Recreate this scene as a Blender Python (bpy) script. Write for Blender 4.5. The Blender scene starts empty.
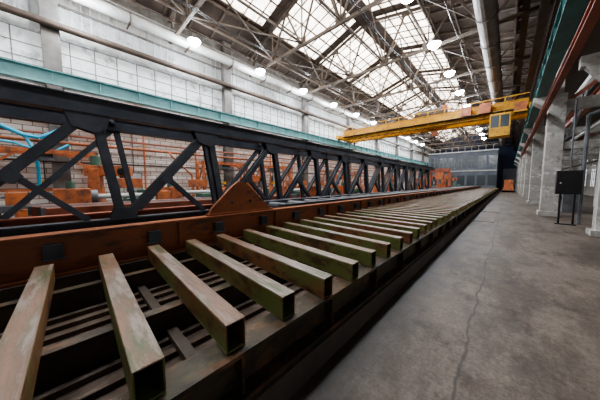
import bpy, math, random
from mathutils import Vector, Matrix
random.seed(7)
D=bpy.data; C=bpy.context
scene=C.scene
try: scene.view_settings.look='AgX - Medium High Contrast'
except Exception: pass

# ------------------------------------------------------------ materials
def mat(name, c1, c2=None, scale=3.0, rough=0.7, metal=0.0, bump=0.0, c3=None, s3=12.0, t3=0.6, stretch=(1,1,1), emit=None, es=0.0, lo=0.35, hi=0.65, c4=None, s4=2.0, t4=0.55):
    m=D.materials.new(name); m.use_nodes=True
    nt=m.node_tree; N=nt.nodes; L=nt.links
    b=N['Principled BSDF']; b.inputs['Roughness'].default_value=rough; b.inputs['Metallic'].default_value=metal
    if c2 is None: c2=tuple(x*0.72 for x in c1)
    tc=N.new('ShaderNodeTexCoord'); mp=N.new('ShaderNodeMapping'); mp.inputs['Scale'].default_value=stretch
    L.new(tc.outputs['Object'],mp.inputs[0])
    n=N.new('ShaderNodeTexNoise'); n.inputs['Scale'].default_value=scale; n.inputs['Detail'].default_value=6; n.inputs['Roughness'].default_value=0.65
    L.new(mp.outputs[0],n.inputs['Vector'])
    r=N.new('ShaderNodeValToRGB'); r.color_ramp.elements[0].position=lo; r.color_ramp.elements[1].position=hi
    r.color_ramp.elements[0].color=(*c1,1); r.color_ramp.elements[1].color=(*c2,1)
    L.new(n.outputs['Fac'],r.inputs[0]); out=r.outputs[0]
    for (c,s,t,off) in ((c4,s4,t4,7.3),(c3,s3,t3,0.0)):
        if not c: continue
        mp2=N.new('ShaderNodeMapping'); mp2.inputs['Location'].default_value=(off,off*1.7,off*0.3); L.new(mp.outputs[0],mp2.inputs[0])
        n2=N.new('ShaderNodeTexNoise'); n2.inputs['Scale'].default_value=s; n2.inputs['Detail'].default_value=8; n2.inputs['Roughness'].default_value=0.7
        L.new(mp2.outputs[0],n2.inputs['Vector'])
        r2=N.new('ShaderNodeValToRGB'); r2.color_ramp.elements[0].position=t-0.06; r2.color_ramp.elements[1].position=t+0.06
        L.new(n2.outputs['Fac'],r2.inputs[0])
        mx=N.new('ShaderNodeMixRGB'); L.new(r2.outputs[0],mx.inputs[0]); L.new(out,mx.inputs[1]); mx.inputs[2].default_value=(*c,1)
        out=mx.outputs[0]
    L.new(out,b.inputs['Base Color'])
    if bump>0:
        bp=N.new('ShaderNodeBump'); bp.inputs['Strength'].default_value=bump; bp.inputs['Distance'].default_value=0.02
        n3=N.new('ShaderNodeTexNoise'); n3.inputs['Scale'].default_value=scale*8; n3.inputs['Detail'].default_value=5
        L.new(mp.outputs[0],n3.inputs['Vector']); L.new(n3.outputs['Fac'],bp.inputs['Height']); L.new(bp.outputs[0],b.inputs['Normal'])
    if emit:
        mxe=N.new('ShaderNodeMixRGB'); mxe.blend_type='MULTIPLY'; mxe.inputs[0].default_value=1.0
        L.new(out,mxe.inputs[1]); mxe.inputs[2].default_value=(*emit,1)
        L.new(mxe.outputs[0],b.inputs['Emission Color']); b.inputs['Emission Strength'].default_value=es
    return m

M={}
M['tube']=mat('rusty_tube_steel',(0.215,0.12,0.075),(0.105,0.065,0.043),3.0,0.42,0.15,0.35,c3=(0.25,0.205,0.17),s3=6,t3=0.55,stretch=(0.30,1.8,1.8),c4=(0.085,0.095,0.045),s4=1.8,t4=0.56)
M['tubegreen']=mat('olive_tube_side',(0.115,0.13,0.04),(0.19,0.08,0.035),1.5,0.5,0.1,0.25,c3=(0.06,0.035,0.02),s3=6,t3=0.56,stretch=(0.5,1,1),lo=0.46,hi=0.58)
M['olive']=mat('olive_rail',(0.070,0.058,0.028),(0.055,0.036,0.023),2.6,0.6,0.1,0.4,c3=(0.15,0.075,0.036),s3=5,t3=0.58,stretch=(1,0.5,1),c4=(0.03,0.023,0.018),s4=4,t4=0.52)
M['plinth']=mat('oily_plinth',(0.055,0.043,0.034),(0.10,0.076,0.058),1.5,0.6,0,0.3)
M['orange']=mat('rust_orange_paint',(0.36,0.11,0.035),(0.22,0.07,0.028),1.4,0.55,0.0,0.2,c3=(0.09,0.04,0.024),s3=5,t3=0.6,stretch=(1,0.3,1))
M['orangeB']=mat('orange_paint',(0.56,0.17,0.055),(0.30,0.09,0.04),2,0.5,0,0.1,c3=(0.12,0.06,0.04),s3=4,t3=0.58)
M['truss']=mat('dark_truss_steel',(0.036,0.040,0.050),(0.07,0.073,0.085),2,0.45,0.2,0.15,c3=(0.13,0.08,0.06),s3=3,t3=0.68)
M['floorin']=mat('oily_pit',(0.15,0.105,0.078),(0.09,0.063,0.05),1.8,0.65,0,0.3,stretch=(3,0.5,1),c3=(0.24,0.19,0.15),s3=6,t3=0.6)
M['teal']=mat('teal_paint',(0.25,0.48,0.48),(0.17,0.36,0.37),1.5,0.5,0,0,c3=(0.34,0.42,0.40),s3=4,t3=0.65)
M['tealdk']=mat('teal_dark_paint',(0.05,0.20,0.19),(0.03,0.12,0.12),1.5,0.5)
M['yellow']=mat('crane_yellow',(0.74,0.40,0.02),(0.54,0.26,0.02),1.2,0.5,0,0,c3=(0.25,0.13,0.03),s3=3,t3=0.6)
M['conc']=mat('concrete_column_mat',(0.46,0.44,0.41),(0.28,0.265,0.24),1.2,0.85,0,0.3,c3=(0.64,0.62,0.59),s3=2.5,t3=0.6,c4=(0.17,0.155,0.14),s4=3,t4=0.62)
M['roof']=mat('roof_deck',(0.10,0.072,0.057),(0.052,0.038,0.031),0.6,0.8,0,0,c3=(0.19,0.15,0.12),s3=1.2,t3=0.62)
M['roofsteel']=mat('roof_steel',(0.16,0.125,0.098),(0.08,0.062,0.05),1.0,0.6,0.1)
M['pipe']=mat('pale_pipe',(0.55,0.54,0.52),(0.36,0.35,0.33),1.2,0.5,0.1)
M['duct']=mat('grey_duct',(0.22,0.20,0.185),(0.13,0.115,0.105),1.2,0.5,0.3)
M['brown']=mat('brown_girder',(0.10,0.068,0.05),(0.055,0.038,0.03),1.2,0.6,0.1)
M['redbeam']=mat('rust_red_beam',(0.34,0.10,0.05),(0.19,0.06,0.035),1.5,0.6)
M['black']=mat('black_enamel',(0.014,0.014,0.016),None,3,0.4)
M['cyan']=mat('cyan_hose',(0.05,0.46,0.70),None,3,0.4)
M['blue']=mat('blue_grey_wall',(0.14,0.155,0.18),(0.085,0.095,0.115),0.5,0.8)
M['darkblue']=mat('dark_blue_wall',(0.025,0.038,0.08),(0.014,0.022,0.048),0.3,0.9)
M['glassdk']=mat('dark_glass',(0.03,0.04,0.05),None,3,0.3)
M['wood']=mat('timber_planks',(0.30,0.20,0.12),(0.2,0.12,0.07),3,0.8)
M['grey']=mat('grey_machine',(0.18,0.19,0.20),(0.09,0.09,0.10),2,0.5,0.2)
M['green']=mat('green_machine',(0.09,0.17,0.12),(0.05,0.10,0.08),2,0.5,0.1)
M['slab']=mat('pale_slab',(0.20,0.17,0.145),(0.135,0.11,0.095),2,0.7,0,0.2)
M['sky']=mat('skylight_glass',(0.95,0.91,0.85),(0.50,0.44,0.38),0.9,0.4,0,0,c3=(0.08,0.06,0.05),s3=2.2,t3=0.61,emit=(1,0.97,0.93),es=7.0)
M['win']=mat('translucent_glass',(0.74,0.78,0.79),(0.50,0.53,0.54),0.5,0.4,0,0,c3=(0.32,0.33,0.32),s3=1.3,t3=0.58,emit=(1,1,1),es=0.56,c4=(0.62,0.64,0.63),s4=3,t4=0.5)
M['win2']=mat('ribbed_glass',(0.42,0.43,0.42),(0.22,0.22,0.21),0.7,0.4,0,0,emit=(1,1,1),es=0.28,c3=(0.14,0.13,0.12),s3=1.5,t3=0.60)
M['winbright']=mat('side_window_glass',(0.85,0.88,0.9),(0.6,0.62,0.63),0.7,0.4,0,0,emit=(1,1,1),es=1.3)
m=D.materials.new('lamp_glow'); m.use_nodes=True; b=m.node_tree.nodes['Principled BSDF']
b.inputs['Emission Color'].default_value=(0.70,0.85,1,1); b.inputs['Emission Strength'].default_value=110; M['lamp']=m

def brick_mat():
    m=D.materials.new('whitewashed_brick'); m.use_nodes=True; nt=m.node_tree; N=nt.nodes; L=nt.links; b=N['Principled BSDF']; b.inputs['Roughness'].default_value=0.9
    tc=N.new('ShaderNodeTexCoord'); sp=N.new('ShaderNodeSeparateXYZ'); cb=N.new('ShaderNodeCombineXYZ'); L.new(tc.outputs['Object'],sp.inputs[0])
    L.new(sp.outputs['Y'],cb.inputs['X']); L.new(sp.outputs['Z'],cb.inputs['Y'])
    br=N.new('ShaderNodeTexBrick'); br.inputs['Scale'].default_value=1.0; br.inputs['Brick Width'].default_value=0.6; br.inputs['Row Height'].default_value=0.24
    br.inputs['Mortar Size'].default_value=0.02; br.inputs['Color1'].default_value=(0.84,0.79,0.75,1); br.inputs['Color2'].default_value=(0.62,0.52,0.47,1); br.inputs['Mortar'].default_value=(0.28,0.22,0.19,1)
    L.new(cb.outputs[0],br.inputs['Vector'])
    n=N.new('ShaderNodeTexNoise'); n.inputs['Scale'].default_value=0.5; n.inputs['Detail'].default_value=8; L.new(tc.outputs['Object'],n.inputs['Vector'])
    r=N.new('ShaderNodeValToRGB'); r.color_ramp.elements[0].position=0.50; r.color_ramp.elements[1].position=0.64; L.new(n.outputs['Fac'],r.inputs[0])
    mx=N.new('ShaderNodeMixRGB'); mx.blend_type='MULTIPLY'; mx.inputs[2].default_value=(0.66,0.50,0.44,1); L.new(r.outputs[0],mx.inputs[0]); L.new(br.outputs[0],mx.inputs[1])
    L.new(mx.outputs[0],b.inputs['Base Color']); return m
M['brick']=brick_mat()

def floor_mat():
    m=D.materials.new('worn_concrete_floor'); m.use_nodes=True; nt=m.node_tree; N=nt.nodes; L=nt.links; b=N['Principled BSDF']
    tc=N.new('ShaderNodeTexCoord')
    def noise(s,d=8,r=0.65,st=None,off=None):
        n=N.new('ShaderNodeTexNoise'); n.inputs['Scale'].default_value=s; n.inputs['Detail'].default_value=d; n.inputs['Roughness'].default_value=r
        mp=N.new('ShaderNodeMapping'); mp.inputs['Scale'].default_value=st or (1,1,1); mp.inputs['Location'].default_value=off or (0,0,0); L.new(tc.outputs['Object'],mp.inputs[0]); L.new(mp.outputs[0],n.inputs['Vector'])
        return n
    def ramp(n,p0,p1,c0,c1):
        r=N.new('ShaderNodeValToRGB'); r.color_ramp.elements[0].position=p0; r.color_ramp.elements[1].position=p1
        r.color_ramp.elements[0].color=(*c0,1); r.color_ramp.elements[1].color=(*c1,1); L.new(n.outputs['Fac'],r.inputs[0]); return r.outputs[0]
    def mul(a,bb,f=1.0):
        mx=N.new('ShaderNodeMixRGB'); mx.blend_type='MULTIPLY'; mx.inputs[0].default_value=f; L.new(a,mx.inputs[1]); L.new(bb,mx.inputs[2]); return mx.outputs[0]
    n1=noise(0.8); base=ramp(n1,0.35,0.68,(0.112,0.086,0.069),(0.20,0.162,0.132))
    n2=noise(5,10,0.8); base=mul(base,ramp(n2,0.3,0.7,(0.62,0.60,0.58),(1.22,1.22,1.22)))
    n4=noise(1.1,9,0.75,(1,0.35,1),(5,3,0)); base=mul(base,ramp(n4,0.46,0.58,(1,1,1),(0.52,0.48,0.44)))
    n6=noise(2.2,9,0.7,(1,0.8,1),(15,13,0)); base=mul(base,ramp(n6,0.55,0.62,(1,1,1),(0.58,0.54,0.50)))
    n5=noise(28,4,0.8); base=mul(base,ramp(n5,0.35,0.6,(0.66,0.66,0.66),(1.14,1.14,1.14)))
    sp=N.new('ShaderNodeSeparateXYZ'); L.new(tc.outputs['Object'],sp.inputs[0])
    def math_(op,a,bv):
        q=N.new('ShaderNodeMath'); q.operation=op
        for i,v in enumerate((a,bv)):
            if isinstance(v,(int,float)): q.inputs[i].default_value=v
            elif v is not None: L.new(v,q.inputs[i])
        return q.outputs[0]
    def line(src,d,w0,w1,st,col):
        mr=N.new('ShaderNodeMapRange'); mr.inputs[1].default_value=w0; mr.inputs[2].default_value=w1; mr.inputs[3].default_value=st; mr.inputs[4].default_value=0; L.new(d,mr.inputs[0])
        mx2=N.new('ShaderNodeMixRGB'); L.new(mr.outputs[0],mx2.inputs[0]); L.new(src,mx2.inputs[1]); mx2.inputs[2].default_value=(*col,1); return mx2.outputs[0]
    n3=noise(1.1,7,0.6); w=math_('MULTIPLY',math_('SUBTRACT',n3.outputs['Fac'],0.5),0.22)
    d=math_('ABSOLUTE',math_('ADD',math_('ADD',sp.outputs['X'],0.24),w),0)
    base=line(base,d,0.003,0.020,0.8,(0.03,0.023,0.019))
    d2=math_('ABSOLUTE',math_('ADD',math_('ADD',sp.outputs['X'],1.1),math_('MULTIPLY',w,0.6)),0)
    base=line(base,d2,0.0,0.5,0.8,(0.05,0.04,0.033))
    mo=math_('ABSOLUTE',math_('SUBTRACT',math_('MODULO',math_('ADD',math_('ADD',sp.outputs['Y'],100.3),math_('MULTIPLY',w,0.3)),6.0),3.0),0)
    base=line(base,mo,0.006,0.02,0.5,(0.04,0.034,0.03))
    L.new(base,b.inputs['Base Color'])
    mr3=N.new('ShaderNodeMapRange'); mr3.inputs[3].default_value=0.40; mr3.inputs[4].default_value=0.8; L.new(n1.outputs['Fac'],mr3.inputs[0]); L.new(mr3.outputs[0],b.inputs['Roughness'])
    bp=N.new('ShaderNodeBump'); bp.inputs['Strength'].default_value=0.4; bp.inputs['Distance'].default_value=0.012; L.new(n2.outputs['Fac'],bp.inputs['Height']); L.new(bp.outputs[0],b.inputs['Normal'])
    return m
M['floor']=floor_mat()

# ------------------------------------------------------------ mesh builder
import bmesh
class MB:
    def __init__(s): s.v=[]; s.f=[]; s.m=[]; s.mats=[]
    def mi(s,k):
        if k not in s.mats: s.mats.append(k)
        return s.mats.index(k)
    def hexa(s,pts,k,kmap=None):
        o=len(s.v); s.v+= [tuple(p) for p in pts]
        F=[(0,3,2,1),(4,5,6,7),(0,1,5,4),(1,2,6,5),(2,3,7,6),(3,0,4,7)]
        for i,f in enumerate(F):
            s.f.append(tuple(o+j for j in f)); s.m.append(s.mi(kmap.get(i,k) if kmap else k))
    def box(s,x0,x1,y0,y1,z0,z1,k,kmap=None):
        s.hexa([(x0,y0,z0),(x1,y0,z0),(x1,y1,z0),(x0,y1,z0),(x0,y0,z1),(x1,y0,z1),(x1,y1,z1),(x0,y1,z1)],k,kmap)
    def beam(s,p,q,w,h,k,up=(0,0,1),off=(0,0)):
        p=Vector(p); q=Vector(q); d=(q-p).normalized(); u=Vector(up)
        if abs(d.dot(u))>0.98: u=Vector((1,0,0))
        sd=d.cross(u).normalized(); u=sd.cross(d).normalized()
        p=p+sd*off[0]+u*off[1]; q=q+sd*off[0]+u*off[1]
        a=sd*w/2; b=u*h/2
        s.hexa([p-a-b,p+a-b,q+a-b,q-a-b,p-a+b,p+a+b,q+a+b,q-a+b],k)
    def ibeam(s,p,q,w,h,k,t=0.02,up=(0,0,1)):
        s.beam(p,q,w,t,k,up,(0,h/2-t/2)); s.beam(p,q,w,t,k,up,(0,-h/2+t/2)); s.beam(p,q,t,h-2*t,k,up)
    def cyl(s,p,q,r,k,n=12,r2=None):
        p=Vector(p); q=Vector(q); d=(q-p).normalized(); u=Vector((0,0,1)) if abs(d.z)<0.9 else Vector((1,0,0))
        a=d.cross(u).normalized(); b=a.cross(d); r2=r if r2 is None else r2
        o=len(s.v)
        for c,rr in ((p,r),(q,r2)):
            for i in range(n):
                t=2*math.pi*i/n; s.v.append(tuple(c+a*rr*math.cos(t)+b*rr*math.sin(t)))
        k=s.mi(k)
        for i in range(n):
            j=(i+1)%n; s.f.append((o+i,o+j,o+n+j,o+n+i)); s.m.append(k)
        s.f.append(tuple(o+i for i in reversed(range(n)))); s.m.append(k)
        s.f.append(tuple(o+n+i for i in range(n))); s.m.append(k)
    def path(s,pts,r,k,n=8):
        for a,b in zip(pts,pts[1:]): s.cyl(a,b,r,k,n)
    def plateYZ(s,poly,x0,x1,k):
        o=len(s.v); n=len(poly)
        for x in (x0,x1):
            for (y,z) in poly: s.v.append((x,y,z))
        k=s.mi(k)
        s.f.append(tuple(o+i for i in reversed(range(n)))); s.m.append(k)
        s.f.append(tuple(o+n+i for i in range(n))); s.m.append(k)
        for i in range(n):
            j=(i+1)%n; s.f.append((o+i,o+j,o+n+j,o+n+i)); s.m.append(k)
    def done(s,name,bevel=0,parent=None):
        me=D.meshes.new(name)
        me.from_pydata(s.v,[],s.f)
        for k in s.mats: me.materials.append(M[k])
        for p,i in zip(me.polygons,s.m): p.material_index=i
        bm=bmesh.new(); bm.from_mesh(me); bmesh.ops.recalc_face_normals(bm,faces=bm.faces); bm.to_mesh(me); bm.free()
        o=D.objects.new(name,me); scene.collection.objects.link(o)
        if bevel:
            b=o.modifiers.new('bevel','BEVEL'); b.width=bevel; b.segments=2; b.limit_method='ANGLE'
        if parent: o.parent=parent
        return o
def inst(o,name,loc,rot=0,s=1):
    q=D.objects.new(name,o.data); scene.collection.objects.link(q); q.location=loc; q.rotation_euler.z=rot; q.scale=(s,s,s)
    for md in o.modifiers:
        b=q.modifiers.new('bevel','BEVEL'); b.width=md.width; b.segments=2; b.limit_method='ANGLE'
    return q

XL=-16.0; XR=8.0; YE=72.0; YN=-13.0
A0=YN+0.05; A1=YE-0.05
# ------------------------------------------------------------ shell
b=MB(); b.box(XL-0.3,XR+0.3,YN-0.3,YE+0.3,-0.3,0,'floor'); b.done('floor')
b=MB(); b.box(XL-0.3,XL,YN,YE,0,6.75,'brick'); b.box(XL-0.3,XL,YN,YE,8.55,9.15,'conc'); b.box(XL-0.3,XL,YN,YE,11.2,12.1,'conc'); b.done('wall_left')
b=MB(); b.box(XL-0.3,XR+0.3,YE,YE+0.3,0,15,'darkblue'); b.done('wall_back')
b=MB(); b.box(XL-0.3,XR+0.3,YN-0.3,YN,0,15,'conc'); b.done('wall_front')
b=MB(); b.box(XR,XR+0.3,YN,YE,0,1.2,'conc'); b.box(XR,XR+0.3,YN,YE,5.2,8.3,'conc')
y=YN
while y<YE: b.box(XR,XR+0.3,y,min(y+1.6,YE),1.2,5.2,'conc'); y+=4.4
b.done('wall_right')
b=MB(); y=YN+1.6
while y<YE-3:
    b.box(XR+0.12,XR+0.16,y,y+2.8,1.2,5.2,'winbright')
    for j in range(5): b.box(XR+0.06,XR+0.12,y+j*0.7-0.03,y+j*0.7+0.03,1.2,5.2,'grey')
    for j in range(5): b.box(XR+0.06,XR+0.12,y,y+2.8,1.2+j*1.0-0.03,1.2+j*1.0+0.03,'grey')
    y+=4.4
b.done('window_1')
b=MB(); b.box(XL-0.12,XL-0.08,YN,YE,6.75,8.55,'win')
y=YN
while y<YE: b.box(XL-0.08,XL-0.05,y-0.018,y+0.018,6.75,8.55,'duct'); y+=0.9
for z in (7.35,7.95): b.box(XL-0.08,XL-0.055,YN,YE,z-0.015,z+0.015,'duct')
b.done('window_2')
b=MB(); b.box(XL-0.12,XL-0.08,YN,YE,9.15,11.2,'win2')
y=YN
while y<YE: b.box(XL-0.08,XL-0.03,y-0.03,y+0.03,9.15,11.2,'pipe'); y+=0.35
b.box(XL-0.08,XL,YN,YE,10.1,10.2,'duct')
b.done('window_3')

# roof
XRg=-8.6; ZE=12.0; ZR=14.4; XE=1.9
def zr(x): return ZE+(ZR-ZE)*(x-XL)/(XRg-XL) if x<XRg else ZE+(ZR-ZE)*(XE-x)/(XE-XRg)
SL=[(-13.4,-9.2),(-8.0,-4.9)]
b=MB()
def strip(x0,x1,y0,y1,k,t=0.15,dz=0):
    za,zb=zr(x0)+dz,zr(x1)+dz
    b.hexa([(x0,y0,za),(x1,y0,zb),(x1,y1,zb),(x0,y1,za),(x0,y0,za+t),(x1,y0,zb+t),(x1,y1,zb+t),(x0,y1,za+t)],k)
strip(XL-0.3,-13.4,YN,YE,'roof'); strip(-9.2,XRg,YN,YE,'roof'); strip(XRg,-8.0,YN,YE,'roof'); strip(-4.9,XE,YN,YE,'roof')
y=YN
while y<YE:
    for (x0,x1) in SL: strip(x0,x1,y-0.35,y+0.35,'roof')
    y+=5.9
b.box(XE-0.1,XR+0.3,YN,YE,8.3,8.5,'roof'); b.box(XE-0.1,XE+0.1,YN,YE,8.3,12.1,'brown')
y=YN
while y<YE:
    for (x0,x1) in [(XL,-13.4),(-4.9,XE)]:
        strip(x0,x1,y-0.06,y+0.06,'roofsteel',0.12,-0.12)
    y+=1.475
b.done('ceiling')
b=MB()
y=YN
while y<YE:
    for (x0,x1) in SL: strip(x0,x1,y+0.35,min(y+5.55,YE),'sky',0.03,0.05)
    y+=5.9
b.done('window_4')
b=MB()
for (x0,x1) in SL:
    n=int((x1-x0)/0.72)
    for i in range(n+1):
        x=x0+(x1-x0)*i/n; b.beam((x,A0,zr(x)),(x,A1,zr(x)),0.06,0.10,'brown')
    y=YN+0.1
    while y<YE:
        b.beam((x0,y,zr(x0)),(x1,y,zr(x1)),0.04,0.08,'brown'); y+=0.983
b.done('trim_1')

# ------------------------------------------------------------ roof trusses
def make_truss():
    b=MB(); w=0.15
    zl=10.5; XE2=XE-0.35; X0=XL+0.05
    b.beam((X0,0,zl),(XE2,0,zl),w,0.16,'roofsteel')
    b.beam((X0,0,zr(X0)-0.25),(XRg,0,ZR-0.25),w,0.16,'roofsteel'); b.beam((XRg,0,ZR-0.25),(XE2,0,zr(XE2)-0.25),w,0.16,'roofsteel')
    n=6; nodesT=[]; nodesB=[]
    L=XE2-X0
    for i in range(n+1): x=X0+L*i/n; nodesB.append((x,zl))
    for i in range(n): x=X0+L*(i+0.5)/n; nodesT.append((x,zr(x)-0.25))
    for i in range(n):
        a=nodesB[i]; t=nodesT[i]; c=nodesB[i+1]
        b.beam((a[0],0,a[1]),(t[0],0,t[1]),0.1,0.11,'roofsteel'); b.beam((t[0],0,t[1]),(c[0],0,c[1]),0.1,0.11,'roofsteel')
        b.box(t[0]-0.3,t[0]+0.3,-0.015,0.015,t[1]-0.3,t[1],'roofsteel')
        if 0<i: b.box(a[0]-0.35,a[0]+0.35,-0.015,0.015,zl-0.1,zl+0.38,'roofsteel')
    for i in range(1,n): a=nodesB[i]; b.beam((a[0],0,a[1]),(a[0],0,zr(a[0])-0.25),0.07,0.07,'roofsteel')
    return b
TY=[-0.9+5.9*i for i in range(-2,13)]
first=None
for y in TY:
    if first is None: first=make_truss().done('roof_truss'); first.location.y=y
    else: inst(first,'roof_truss',(0,y,0))
b=MB()
for x in (-13.0,-10.1,-7.2,-4.2,-1.4): b.beam((x,A0,10.66),(x,A1,10.66),0.10,0.10,'roofsteel')
for x in (-14.8,-13.6,-4.6,-3.2,-1.6,-0.2): b.beam((x,A0,zr(x)-0.16),(x,A1,zr(x)-0.16),0.1,0.16,'roofsteel')
for y0,y1 in zip(TY,TY[1:]):
    b.beam((-13.0,y0,10.66),(-10.1,y1,10.66),0.07,0.07,'roofsteel'); b.beam((-10.1,y0,10.66),(-13.0,y1,10.66),0.07,0.07,'roofsteel')
    b.beam((-7.2,y0,10.66),(-7.2,(y0+y1)/2,zr(-7.2)-.3),0.07,0.07,'roofsteel'); b.beam((-7.2,(y0+y1)/2,zr(-7.2)-.3),(-7.2,y1,10.66),0.07,0.07,'roofsteel')
    b.beam((-4.2,y0,10.66),(-1.4,y1,10.66),0.06,0.06,'roofsteel')
b.done('roof_bracing')
b=MB()
for x,z in ((-12.0,10.3),(-11.8,10.25),(-6.0,10.35),(-5.85,10.3),(-2.6,10.2)):
    for i in range(0,14):
        ya=A0+i*5.9; yb=min(ya+5.9,A1)
        b.path([(x,ya,z+0.15),(x,ya*0.75+yb*0.25,z),(x,(ya+yb)/2,z-0.06),(x,ya*0.25+yb*0.75,z),(x,yb,z+0.15)],0.022,'black',5)
b.done('hanging_cable')

# ------------------------------------------------------------ wall columns, runways
CY=[-0.1+8.8*i for i in range(-1,9)]
lc=None
for y in CY:
    if lc is None:
        b=MB(); b.box(XL+0.001,XL+0.45,-0.3,0.3,0,12,'duct'); b.box(XL+0.45,XL+0.95,-0.25,0.25,5.7,6.08,'duct')
        b.hexa([(XL+0.45,-0.25,5.2),(XL+0.5,-0.25,5.2),(XL+0.5,0.25,5.2),(XL+0.45,0.25,5.2),(XL+0.45,-0.25,5.7),(XL+0.95,-0.25,5.7),(XL+0.95,0.25,5.7),(XL+0.45,0.25,5.7)],'duct')
        lc=b.done('wall_pilaster',0.02); lc.location.y=y
    else: inst(lc,'wall_pilaster',(0,y,0))
def runway(x,k):
    b=MB(); b.ibeam((x,A0,6.42),(x,A1,6.42),0.4,0.62,k,0.03); b.beam((x,A0,6.77),(x,A1,6.77),0.07,0.08,'brown')
    y=A0
    while y<YE-1:
        b.box(x+0.03,x+0.18,y,y+0.02,6.13,6.70,k); b.box(x-0.18,x-0.03,y,y+0.02,6.13,6.70,k); y+=1.6
    b.done('crane_runway_girder')
runway(XL+0.75,'teal'); runway(1.0,'tealdk')
rc=None
for y in [-3.8,5.0]+[17.3+8.8*i for i in range(0,7)]:
    if rc is None:
        b=MB(); b.box(1.3,1.9,-0.35,0.35,0,6.1,'conc'); b.box(1.5,1.78,-0.3,0.3,6.1,12,'conc')
        b.hexa([(1.2,-0.35,5.5),(1.3,-0.35,5.5),(1.3,0.35,5.5),(1.2,0.35,5.5),(0.75,-0.35,5.9),(1.3,-0.35,5.9),(1.3,0.35,5.9),(0.75,0.35,5.9)],'conc')
        b.box(0.75,1.3,-0.35,0.35,5.9,6.1,'conc')
        b.box(1.22,1.98,-0.43,0.43,0,0.25,'conc')
        rc=b.done('concrete_column',0.02); rc.location.y=y
    else: inst(rc,'concrete_column',(0,y,0))
b=MB()
b.box(2.1,2.5,11.5,11.9,0,8.2,'conc'); b.box(1.5,2.1,11.55,11.85,5.4,5.75,'conc'); b.hexa([(1.95,11.55,4.9),(2.1,11.55,4.7),(2.1,11.85,4.7),(1.95,11.85,4.9),(1.6,11.55,5.4),(2.1,11.55,5.4),(2.1,11.85,5.4),(1.6,11.85,5.4)],'conc')
b.box(2.0,2.6,11.4,12.0,0,0.2,'conc'); b.box(2.5,5.4,11.6,11.8,3.2,3.5,'conc'); b.box(2.5,5.4,11.6,11.8,5.2,5.6,'conc'); b.box(5.4,5.8,11.5,11.9,0,8.2,'conc')
b.beam((2.5,11.7,3.5),(5.4,11.7,5.2),0.1,0.1,'redbeam')
b.done('concrete_frame',0.015)
cb=None
for y in [17.3+8.8*i for i in range(0,7)]:
    if cb is None:
        b=MB(); b.box(1.92,XR-0.02,-0.2,0.2,5.3,5.8,'conc'); b.box(1.92,XR-0.02,-0.15,0.15,3.4,3.75,'conc')
        b.box(4.6,5.0,-0.2,0.2,0,5.3,'conc'); b.beam((2.0,0,5.8),(4.8,0,8.2),0.15,0.15,'redbeam'); b.beam((4.8,0,5.8),(XR-0.1,0,8.2),0.15,0.15,'redbeam')
        cb=b.done('aisle_portal_frame',0.015); cb.location.y=y
    else: inst(cb,'aisle_portal_frame',(0,y,0))
b=MB(); b.ibeam((1.10,A0,5.22),(1.10,40,5.22),0.18,0.24,'redbeam',0.025)
b.done('monorail_beam')
b=MB()
for z,r,x in ((4.25,0.07,2.7),(4.5,0.05,2.85),(2.9,0.06,3.4),(7.6,0.25,3.2),(4.0,0.1,4.0)): b.cyl((x,A0,z),(x,60,z),r,'pipe' if r>0.06 else 'brown',10)
b.ibeam((3.4,A0,6.6),(3.4,60,6.6),0.3,0.5,'redbeam',0.03)
for yy in (14.4,21.6,23,32): b.path([(2.2,yy,0),(2.2,yy,4.4),(2.7,yy,4.6),(3.2,yy,7.4)],0.06,'grey')
b.done('aisle_pipework')

b=MB(); b.cyl((-1.2,A0,10.0),(-1.2,YE-8,10.0),0.42,'duct',20)
y=YN+1
while y<YE-9:
    b.cyl((-1.2,y,10.0),(-1.2,y+0.08,10.0),0.46,'duct',20)
    b.beam((-1.2,y+0.04,10.4),(-1.2,y+0.04,12.1),0.04,0.04,'brown'); y+=2.95
b.done('ventilation_duct')
b=MB(); b.cyl((-15.0,A0,10.35),(-15.0,YE-2,10.35),0.27,'pipe',16); b.cyl((-15.2,A0,10.85),(-15.2,YE-2,10.85),0.08,'pipe',10)
y=YN+1
while y<YE-3: b.cyl((-15.0,y,10.35),(-15.0,y+0.08,10.35),0.31,'duct',16); b.beam((-15.5,y,10.05),(-14.8,y,10.05),0.06,0.08,'brown'); y+=2.95
b.cyl((-15.35,A0,8.85),(-15.35,YE-2,8.85),0.16,'brown',14)
b.done('steam_pipe')
b=MB()
for x,z,h in ((0.2,10.9,0.7),(0.75,9.3,0.35)): b.ibeam((x,A0,z),(x,A1,z),0.3,h,'brown',0.03)
b.box(1.1,1.3,A0,A1,9.6,10.4,'brown')
b.done('longitudinal_girder')

# ------------------------------------------------------------ lamps
lampo=None
def lamp(x,y,z=10.1):
    global lampo
    if lampo is None:
        b=MB(); b.cyl((0,0,0),(0,0,0.22),0.36,'duct',20,0.12); b.cyl((0,0,0.22),(0,0,0.4),0.09,'duct',12); b.cyl((0,0,0.4),(0,0,0.5),0.015,'black',6)
        b.cyl((0,0,-0.16),(0,0,0),0.27,'lamp',20,0.35); b.cyl((0,0,-0.27),(0,0,-0.16),0.12,'lamp',20,0.27)
        lampo=o=b.done('high_bay_lamp'); o.location=(x,y,z)
    else: o=inst(lampo,'high_bay_lamp',(x,y,z))
    l=D.lights.new('lamp_light','POINT'); l.energy=340; l.color=(0.95,0.97,1); l.shadow_soft_size=0.25
    lo=D.objects.new('lamp_light',l); scene.collection.objects.link(lo); lo.parent=o; lo.location=(0,0,-0.6)
for i in range(-1,12):
    lamp(-14.0,0.9+4.8*i); lamp(-3.7,11+4.8*(i-2))
b=MB()
for x in (-14.0,-3.7): b.beam((x,A0,10.64),(x,A1,10.64),0.06,0.06,'brown')
b.done('lamp_cable_tray')

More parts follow.
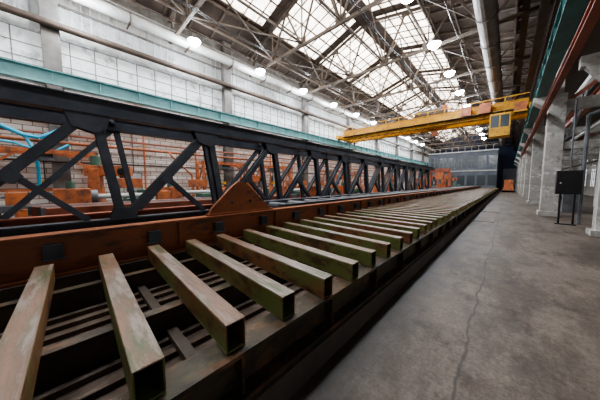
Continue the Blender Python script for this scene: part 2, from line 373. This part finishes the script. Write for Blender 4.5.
# ------------------------------------------------------------ overhead crane
root=D.objects.new('overhead_crane',None); scene.collection.objects.link(root)
b=MB(); Yc=25.0; g0,g1=7.02,7.98
for y in (Yc-0.9,Yc+0.9):
    b.box(XL+0.95,0.8,y-0.20,y+0.20,g0,g1,'yellow')
    b.box(XL+0.95,0.8,y-0.27,y+0.27,g1,g1+0.05,'yellow'); b.box(XL+0.95,0.8,y-0.27,y+0.27,g0-0.05,g0,'yellow')
    x=XL+1
    while x<0.8: b.box(x,x+0.05,y-0.24,y+0.24,g0,g1,'yellow'); x+=1.1
b.done('bridge_girders',parent=root)
b=MB()
for x in (XL+0.75,1.0):
    b.box(x-0.2,x+0.2,Yc-2.3,Yc+2.3,7.0,7.4,'yellow')
    for y in (Yc-1.9,Yc+1.9): b.cyl((x-0.07,y,7.0),(x+0.07,y,7.0),0.19,'black',18)
b.done('end_trucks',parent=root)
b=MB()
y=Yc-1.75
b.box(XL+1.2,0.8,y,y+0.6,7.20,7.25,'brown')
x=XL+1.2
while x<0.8:
    b.beam((x,y,7.25),(x,y,8.2),0.06,0.06,'yellow'); b.beam((x,y,7.25),(x,Yc-1.1,7.0),0.06,0.06,'yellow')
    b.beam((x,y,7.25),(min(x+0.65,0.8),y,8.2),0.04,0.04,'orangeB'); x+=0.65*2
for z in (7.7,8.2): b.beam((XL+1.2,y,z),(0.8,y,z),0.06,0.06,'yellow')
b.done('walkway',parent=root)
b=MB(); b.box(-7.0,-4.3,Yc-1.2,Yc+1.2,8.05,8.3,'brown'); b.cyl((-6.7,Yc,8.62),(-5.0,Yc,8.62),0.30,'grey',18); b.box(-4.9,-4.4,Yc-0.6,Yc+0.3,8.3,8.9,'orangeB')
b.box(-6.8,-6.2,Yc+0.5,Yc+1.1,8.3,8.8,'orangeB'); b.box(-7.0,-6.75,Yc-0.5,Yc+0.4,8.3,8.8,'yellow')
for dx in (-0.12,0.12): b.cyl((-5.5+dx,Yc,6.7),(-5.5+dx,Yc,8.4),0.015,'black',6)
b.box(-5.75,-5.25,Yc-0.15,Yc+0.15,6.25,6.75,'orangeB'); b.path([(-5.5,Yc,6.25),(-5.5,Yc,6.0),(-5.35,Yc,5.85),(-5.5,Yc,5.7),(-5.65,Yc,5.8)],0.05,'black')
for i in range(12):
    x0=-15+i*0.75; b.path([(x0,Yc-1.25,6.95),(x0+0.37,Yc-1.25,6.5),(x0+0.75,Yc-1.25,6.95)],0.025,'black',5)
b.done('trolley_and_hook',parent=root)
b=MB(); cx0,cx1=-1.3,-0.1; cy0,cy1=Yc-2.1,Yc-0.7
b.box(cx0,cx1,cy0,cy1,5.3,5.95,'yellow'); b.box(cx0,cx1,cy0,cy1,6.85,7.0,'yellow')
b.box(cx0+0.05,cx1-0.05,cy0+0.05,cy1-0.05,5.95,6.85,'glassdk')
for x in (cx0+0.04,cx1-0.04,(cx0+cx1)/2):
    for y in (cy0+0.04,cy1-0.04): b.beam((x,y,5.95),(x,y,6.85),0.08,0.08,'yellow')
b.box(0.0,0.75,cy0,cy0+0.05,6.9,7.0,'yellow'); b.box(0.05,0.7,cy0+.1,cy1,7.0,7.6,'orangeB')
for x in (-3.2,-2.0): b.box(x,x+0.7,cy0+0.2,cy0+0.6,7.25,8.0,'orangeB')
b.done('operator_cabin',parent=root)

# ------------------------------------------------------------ tube rack
ZT=0.78; ZB=0.577
def tube(b,y,slant,x0=-3.74,x1=-1.25,w=0.145,t=0.012):
    ya=y-w/2; yb=ya+slant
    def seg(o0,o1,z0,z1,k,km=None):
        b.hexa([(x0,yb+o0,z0),(x1,ya+o0,z0),(x1,ya+o1,z0),(x0,yb+o1,z0),(x0,yb+o0,z1),(x1,ya+o0,z1),(x1,ya+o1,z1),(x0,yb+o1,z1)],k,km)
    h=w/2
    seg(-h,h,ZT-t,ZT,'tube'); seg(-h,h,ZB,ZB+t,'tubegreen')
    seg(-h,-h+t,ZB+t,ZT-t,'tubegreen'); seg(h-t,h,ZB+t,ZT-t,'tubegreen')
ys=[-0.70,-0.19,0.31,0.80,1.29,1.79,2.32,2.87]
ys+= [2.87+0.52*i for i in range(1,9)]
for i,y in enumerate(ys):
    b=MB(); tube(b,y,0.05+0.02*min(i,8)+random.uniform(-.03,.03),x0=-3.74+random.uniform(-.04,.03),x1=-1.25+random.uniform(-.03,.02)); b.done('steel_box_tube',0.006)
b=MB(); y=ys[-1]+0.52
while y<57: tube(b,y,0.2+random.uniform(-.04,.04),x0=-3.74+random.uniform(-.04,.03),x1=-1.25+random.uniform(-.04,.03)); y+=0.52
b.done('steel_box_tube_row')

b=MB(); Y0,Y1=-6,58
b.box(-1.44,-1.22,Y0,Y1,0.545,0.575,'olive'); b.box(-1.36,-1.32,Y0,Y1,0.27,0.545,'olive'); b.box(-1.50,-1.20,Y0,Y1,0.23,0.27,'olive')
b.box(-1.60,-1.17,Y0,Y1,0,0.23,'plinth')
y=Y0+0.5
while y<Y1: b.box(-1.32,-1.23,y,y+0.02,0.27,0.545,'olive'); y+=1.04
for x in (-2.2,-3.35):
    b.box(x-0.05,x+0.05,Y0,Y1,0.545,0.575,'olive'); b.box(x-0.03,x+0.03,Y0,Y1,0.3,0.545,'plinth')
b.box(-3.85,-1.60,Y0,Y1,0.0,0.30,'floorin')
for i in range(11): x=-1.72-0.19*i; b.box(x-0.03,x+0.03,Y0,Y1,0.30,0.345,'floorin')
y=Y0+0.3
while y<Y1: b.box(-3.8,-1.5,y,y+0.08,0.345,0.40,'plinth'); y+=2.08
b.done('conveyor_bed')

b=MB()
b.box(-4.05,-3.97,Y0,58,0.60,1.05,'orange'); b.box(-4.12,-3.90,Y0,58,1.05,1.09,'orange'); b.box(-4.12,-3.90,Y0,58,0.56,0.60,'orange')
b.box(-4.15,-3.88,Y0,58,0.0,0.56,'plinth')
y=-5.0
while y<58:
    b.box(-3.97,-3.90,y,y+0.02,0.60,1.05,'orange'); y+=2.08
y=-0.15-2.08*2
while y<57:
    b.box(-3.97,-3.87,y-0.08,y+0.08,0.80,0.97,'truss'); b.box(-3.97,-3.86,y-0.10,y+0.10,0.785,0.80,'truss'); y+=1.04
b.done('side_guard_beam',0.004)
b=MB(); b.plateYZ([(1.78,1.13),(3.22,1.13),(3.10,1.24),(2.58,1.70),(2.40,1.74),(2.26,1.64),(1.84,1.24)],-4.03,-3.96,'orange')
b.plateYZ([(2.36,1.13),(2.40,1.60),(2.44,1.60),(2.48,1.13)],-4.20,-4.03,'orange'); b.plateYZ([(2.20,1.32),(2.24,1.28),(2.28,1.32),(2.24,1.36)],-3.96,-3.955,'black')
b.plateYZ([(2.62,1.32),(2.66,1.28),(2.70,1.32),(2.66,1.36)],-3.96,-3.955,'black')
b.box(-4.05,-3.94,1.74,3.26,1.09,1.13,'orange')
b.done('triangular_stop_plate',0.004)

# ------------------------------------------------------------ dark truss gantry
b=MB(); YT0,YT1=-6.9,30.1
Yk=[0.45+2.47*i for i in range(-3,12)]
for X,dy,rear in ((-6.5,0,0),(-8.1,0.55,1)):
    b.ibeam((X,YT0,3.31),(X,YT1,3.31),0.28,0.34,'truss',0.03); b.beam((X+0.08,YT0,3.31),(X+0.08,YT1,3.31),0.03,0.28,'truss')
    b.ibeam((X,YT0,0.80),(X,YT1,0.80),0.26,0.20,'truss' if not rear else 'redbeam',0.03)
    mw=0.12 if rear else 0.165
    for y in Yk:
        y+=dy
        b.ibeam((X,y+0.05,3.15),(X,y+0.40,0.9),mw,0.18,'truss',0.03,up=(1,0,0))
        b.ibeam((X,y-0.05,3.15),(X,y-2.0,0.9),mw,0.18,'truss',0.03,up=(1,0,0))
        if rear: continue
        b.ibeam((X,y-1.12,1.86),(X,y-0.15,0.9),0.11,0.12,'truss',0.02,up=(1,0,0))
        for xx in (X-0.12,X+0.10):
            b.plateYZ([(y-0.42,3.15),(y+0.30,3.15),(y+0.22,2.85),(y+0.04,2.75),(y-0.30,2.85)],xx,xx+0.02,'truss')
            b.plateYZ([(y-1.27,1.76),(y-1.10,1.68),(y-0.98,1.82),(y-1.10,2.0)],xx,xx+0.02,'truss')
            b.plateYZ([(y+0.18,0.9),(y+0.7,0.9),(y+0.58,1.12),(y+0.28,1.15)],xx,xx+0.02,'truss')
for y in Yk:
    b.beam((-6.5,y,3.35),(-8.1,y+0.55,3.35),0.12,0.12,'truss'); b.beam((-6.5,y+0.4,0.82),(-8.1,y+0.95,0.82),0.12,0.12,'truss')
    b.box(-6.65,-6.35,y+0.2,y+0.5,0,0.70,'plinth'); b.box(-8.25,-7.95,y+0.75,y+1.05,0,0.70,'plinth')
b.done('steel_truss_gantry')
b=MB(); b.box(-5.6,-5.3,4,57,0.95,1.15,'truss'); b.box(-4.6,-4.4,4,57,0.9,1.12,'truss')
y=4.3
while y<57: b.cyl((-5.3,y,1.02),(-4.6,y,1.02),0.11,'grey',10); y+=0.8
y=4.2
while y<57: b.box(-5.55,-5.35,y,y+0.2,0,0.95,'truss'); b.box(-4.58,-4.42,y,y+0.2,0,0.9,'truss'); y+=2.6
b.done('roller_table')

# ------------------------------------------------------------ shop-floor machines along left wall
def machine():
    b=MB()
    b.box(-0.9,0.9,-0.6,0.6,0,0.25,'grey'); b.box(-0.3,0.8,-0.35,0.35,0.7,0.85,'grey'); b.box(0,0.5,-0.2,0.2,0.25,0.7,'orangeB')
    b.hexa([(-0.8,-0.35,0.25),(-0.3,-0.35,0.25),(-0.3,0.35,0.25),(-0.8,0.35,0.25),(-0.7,-0.25,2.3),(-0.35,-0.25,2.3),(-0.35,0.25,2.3),(-0.7,0.25,2.3)],'orangeB'); b.box(-0.85,0.75,-0.22,0.22,2.0,2.45,'orangeB')
    b.cyl((0.45,0,1.55),(0.45,0,2.0),0.16,'grey',16); b.cyl((0.45,0,1.2),(0.45,0,1.55),0.05,'pipe',12)
    b.cyl((0.45,-0.35,2.2),(0.45,-0.22,2.2),0.16,'black',14); b.cyl((-0.5,0,2.45),(-0.5,0,2.85),0.18,'green',16); b.box(0.95,1.25,-0.3,0.1,0,1.4,'green')
    o=b.done('drilling_machine',0.02); return o
o=machine(); o.location=(-12.8,1.4,0); o.rotation_euler.z=1.2
for x,y,r,s in ((-13.2,9.3,1.4,0.9),(-12.6,18.5,1.5,1.0),(-12.5,33,1.5,1.1),(-8.5,48,0.3,1.3),(-10,44,0.3,1.2),(-8.2,53,0.3,1.1),(-11.5,52,0.8,1.3)): inst(o,'drilling_machine',(x,y,0),r,s)
def lathe():
    b=MB()
    b.box(-0.45,0.45,-1.9,-0.9,0,0.8,'orangeB'); b.box(-0.4,0.4,1.3,1.9,0,0.75,'orangeB'); b.box(-0.35,0.35,-0.9,1.9,0.65,0.9,'grey'); b.box(-0.45,0.45,-0.9,1.3,0.25,0.32,'grey')
    b.box(-0.4,0.4,-1.9,-1.0,0.8,1.5,'orangeB'); b.cyl((0,-1.0,1.2),(0,-0.8,1.2),0.25,'grey',18); b.cyl((0,-0.8,1.2),(0,0.9,1.2),0.09,'pipe',14)
    b.box(-0.2,0.2,1.1,1.6,0.9,1.35,'orangeB'); b.cyl((0,0.9,1.2),(0,1.1,1.2),0.06,'grey',12); b.cyl((0,1.6,1.2),(0,1.66,1.2),0.15,'black',14)
    b.box(-0.45,0.55,0,0.55,0.9,1.1,'green'); b.cyl((0.55,0.25,0.75),(0.62,0.25,0.75),0.13,'pipe',14); b.beam((-0.4,-0.1,0.9),(-0.4,-0.1,1.9),0.05,0.05,'grey'); b.box(-0.42,-0.38,-0.4,0.7,1.5,1.9,'orangeB')
    b.cyl((0.1,-1.5,1.5),(0.1,-1.5,1.75),0.12,'green',12)
    return b.done('lathe',0.015)
o=lathe(); o.location=(-12.9,5.2,0)
for x,y,r in ((-13.0,-2.6,0),(-11.2,11.2,0),(-12.8,14.2,0),(-12.9,23.0,0),(-12.2,28.5,0.1),(-11.2,1.6,0.0),(-9.6,12.5,0),(-9.8,16.8,0)): inst(o,'lathe',(x,y,0),r)
def portal():
    b=MB()
    for y in (-1.6,1.6):
        b.beam((0,y,0),(0,y,3.0),0.12,0.12,'orangeB'); b.beam((-0.9,y,0),(-0.9,y,3.0),0.12,0.12,'orangeB')
        b.beam((0,y,0.3),(-0.9,y,1.6),0.07,0.07,'orangeB'); b.beam((-0.9,y,1.6),(0,y,3.0),0.07,0.07,'orangeB')
    for x in (0,-0.9): b.beam((x,-1.7,3.0),(x,1.7,3.0),0.16,0.18,'orangeB'); b.beam((x,-1.6,1.4),(x,1.6,1.4),0.08,0.08,'orangeB')
    b.beam((0,-1.6,2.1),(0,-0.6,3.0),0.08,0.08,'orangeB'); b.beam((0,1.6,2.1),(0,0.6,3.0),0.08,0.08,'orangeB')
    b.box(-0.8,-0.1,-0.3,0.3,2.65,2.95,'grey'); b.cyl((-0.45,0,1.8),(-0.45,0,2.65),0.02,'black',6); b.box(-0.55,-0.35,-0.1,0.1,1.6,1.8,'yellow')
    return b.done('hoist_frame')
o=portal(); o.location=(-14.0,-0.6,0)
for y in (7.6,12.0,20.5,26.5,36): inst(o,'hoist_frame',(-14.0,y,0))
b=MB()
for yy in range(-8,-2,3):
    b.beam((-10.0,yy,0),(-10.0,yy,1.8),0.1,0.1,'orangeB'); b.beam((-9.2,yy,0),(-9.2,yy,1.8),0.1,0.1,'orangeB')
    for z in (0.8,1.4): b.beam((-10.0,yy,z),(-9.2,yy,z),0.08,0.08,'orangeB')
for z in (0.89,1.49):
    for k in range(5): b.cyl((-9.9+k*0.14,-8.5,z),(-9.9+k*0.14,-1.4-0.2*(k%3),z),0.055,('redbeam','grey','brown')[k%3],8)
b.done('pipe_storage_rack')
b=MB()
for lay in range(4):
    for k in range(6-lay):
        x=-12.4+k*0.30+lay*0.15; b.ibeam((x,-9.5+0.2*k,0.30+lay*0.28),(x,-4.9+0.3*((k*3+lay)%3),0.30+lay*0.28),0.24,0.26,'truss' if (k+lay)%3 else 'redbeam',0.02)
for y in (-9,-7,-5.4): b.box(-12.6,-10.6,y,y+0.15,0,0.16,'wood')
b.done('steel_beam_stack')
b=MB()
for lay in range(3):
    for k in range(5):
        x=-10.3+k*0.33; b.box(x,x+0.27,-0.8+0.1*k,8.6+0.2*((k+lay)%3),0.16+lay*0.3,0.43+lay*0.3,('redbeam','brown','grey')[(k+lay)%3])
for y in (0.2,3.7,7.5): b.box(-10.4,-8.6,y,y+0.15,0,0.16,'wood')
b.done('billet_stack')
b=MB()
for z,r,k in ((3.6,0.06,'orangeB'),(3.95,0.045,'redbeam'),(2.7,0.05,'brown'),(4.7,0.06,'pipe')): b.cyl((XL+0.62,A0,z),(XL+0.62,YE-3,z),r,k,8)
for y in (3.2,6.1,12.5,15.2,21,30): b.cyl((XL+0.62,y,0),(XL+0.62,y,4.7),0.05,'orangeB',8)
for y in (4.5,13.6,24): b.path([(XL+0.62,y,3.6),(XL+0.9,y,3.4),(XL+0.9,y+1.2,2.2),(XL+0.9,y+1.2,0)],0.05,'orangeB',8)
b.done('wall_pipework')
b=MB(); xx=XL+0.85
b.path([(xx,-3.2,4.5),(xx,-2.4,4.35),(xx,-1.7,4.05),(xx,-1.1,3.75),(xx,-0.7,3.7),(xx,-0.2,4.0),(xx,0.3,4.45),(xx,0.6,4.9)],0.09,'cyan')
b.path([(xx,-3.2,3.5),(xx,-2.2,3.5),(xx,-1.4,3.4),(xx,-0.8,3.15),(xx,-0.3,3.1),(xx,0.2,3.5)],0.05,'cyan')
b.path([(xx,-1.1,3.75),(xx,-0.9,3.2),(xx,-0.8,2.6),(xx,-0.8,1.2)],0.06,'cyan'); b.done('cyan_hose')
b=MB()
for y in (2.4,6.8,13,20,29):
    b.box(XL+0.01,XL+0.35,y,y+0.7,1.2,2.3,'grey'); b.box(XL+0.35,XL+0.37,y+0.05,y+0.65,1.25,2.25,'pipe'); b.cyl((XL+0.15,y+0.35,2.3),(XL+0.15,y+0.35,5),0.03,'grey',6)
b.done('wall_cabinet')

# ------------------------------------------------------------ far end
b=MB(); bx0,bx1,by=-14.6,-1.8,62
b.box(bx0,bx1,by,by+6,0,8.6,'blue'); b.box(bx0-0.1,bx1+0.1,by-0.3,by+6,8.6,8.8,'pipe'); b.box(bx0,bx1,by-0.25,by,4.3,4.5,'pipe')
x=bx0+0.6
while x<bx1-1.2:
    b.box(x,x+1.4,by-0.05,by,5.2,7.6,'glassdk'); b.box(x+0.65,x+0.75,by-0.08,by-0.05,5.2,7.6,'duct'); b.box(x,x+1.4,by-0.08,by-0.05,6.6,6.7,'duct')
    b.box(x,x+1.4,by-0.05,by,1.2,3.4,'glassdk'); x+=1.8
b.beam((bx0,by-0.2,9.8),(bx1,by-0.2,9.8),0.07,0.07,'pipe')
x=bx0
while x<=bx1: b.beam((x,by-0.2,8.8),(x,by-0.2,9.8),0.06,0.06,'pipe'); x+=1.2
b.done('control_building')
b=MB(); b.box(-0.9,3.8,YE-0.12,YE-0.01,0,5.0,'blue')
for x in (-0.9,0.65,2.25,3.75): b.box(x-0.06,x+0.06,YE-0.2,YE-0.12,0,5,'grey')
b.box(-0.9,3.8,YE-0.2,YE-0.12,4.9,5.05,'grey'); b.done('door_1')
def cart(x,y):
    b=MB(); b.box(-0.75,0.75,-2,2,0.35,0.8,'orangeB'); b.box(-0.6,0.6,-1.8,-0.4,0.8,2.3,'orangeB'); b.box(-0.5,0.61,-1.7,-0.5,1.5,2.1,'glassdk'); b.cyl((0,0.1,1.2),(0,1.7,1.2),0.35,'grey',14)
    for yy in (-1.4,1.4): b.cyl((-0.85,yy,0.35),(0.85,yy,0.35),0.35,'black',16)
    o=b.done('transfer_cart',0.02); o.location=(x,y,0)
cart(-9.9,38); cart(0.1,57); cart(-7.4,41)
b=MB()
for x in (-8.2,-5.8): 
    b.box(x-0.2,x+0.2,35.8,36.2,0,3.2,'redbeam')
b.box(-8.6,-5.8,35.7,36.3,3.2,3.7,'redbeam'); b.box(-7.5,-6.5,35.75,36.25,2.2,3.2,'orangeB'); b.cyl((-7,36,1.6),(-7,36,2.2),0.2,'grey',12); b.box(-8.4,-5.8,35.6,36.4,0,0.8,'grey')
b.done('hydraulic_press',0.02)

# ------------------------------------------------------------ right-hand aisle items
b=MB(); b.box(1.45,2.12,13.82,14.1,1.25,2.2,'black'); b.box(1.50,2.07,13.80,13.82,1.30,2.15,'black'); b.cyl((1.56,13.78,1.7),(1.56,13.80,1.7),0.03,'pipe',8)
for x in (1.6,1.98): b.beam((x,13.96,0),(x,13.96,1.25),0.06,0.06,'black')
b.box(1.5,2.07,13.85,14.08,0,0.04,'black'); b.cyl((1.8,13.96,2.2),(1.8,13.96,5.0),0.03,'grey',6); b.done('electrical_cabinet',0.01)
b=MB()
for x in (2.75,3.6):
    for y in (10.3,11.3): b.beam((x,y,0),(x,y,2.1),0.05,0.05,'grey')
    for z in (0.6,1.1,1.6,2.1): b.beam((x,10.3,z),(x,11.3,z),0.04,0.04,'grey')
for z in (0.4,0.8,1.2,1.6,2.08): b.beam((2.75,10.3,z),(3.6,10.3,z),0.04,0.04,'grey')
b.done('guard_rail_frame')
b=MB()
for yy in (20,24.0,29.2,38):
    b.box(2.4,3.1,yy,yy+1.6,0,1.3,'grey'); b.box(2.5,3.0,yy+0.2,yy+0.9,1.3,2.1,'grey'); b.cyl((2.35,yy+0.5,0.8),(2.4,yy+0.5,0.8),0.15,'black',12)
b.done('motor_cabinet_row',0.02)
b=MB(); b.box(-1.05,-0.35,12.5,16.5,0.0,0.02,'slab'); b.box(-1.0,-0.3,17,20.5,0,0.02,'slab'); b.done('floor_cover_slab')

# ------------------------------------------------------------ world, camera
w=D.worlds.new('world'); scene.world=w; w.use_nodes=True; bg=w.node_tree.nodes['Background']; bg.inputs[0].default_value=(0.75,0.82,0.9,1); bg.inputs[1].default_value=0.8
cam=D.cameras.new('camera'); co=D.objects.new('camera',cam); scene.collection.objects.link(co)
co.location=(0,0,1.7); co.rotation_euler=(math.radians(90-4.42),0,math.radians(43.3)); cam.lens=13.2; cam.sensor_width=36; cam.clip_start=0.05; cam.clip_end=400
scene.camera=co
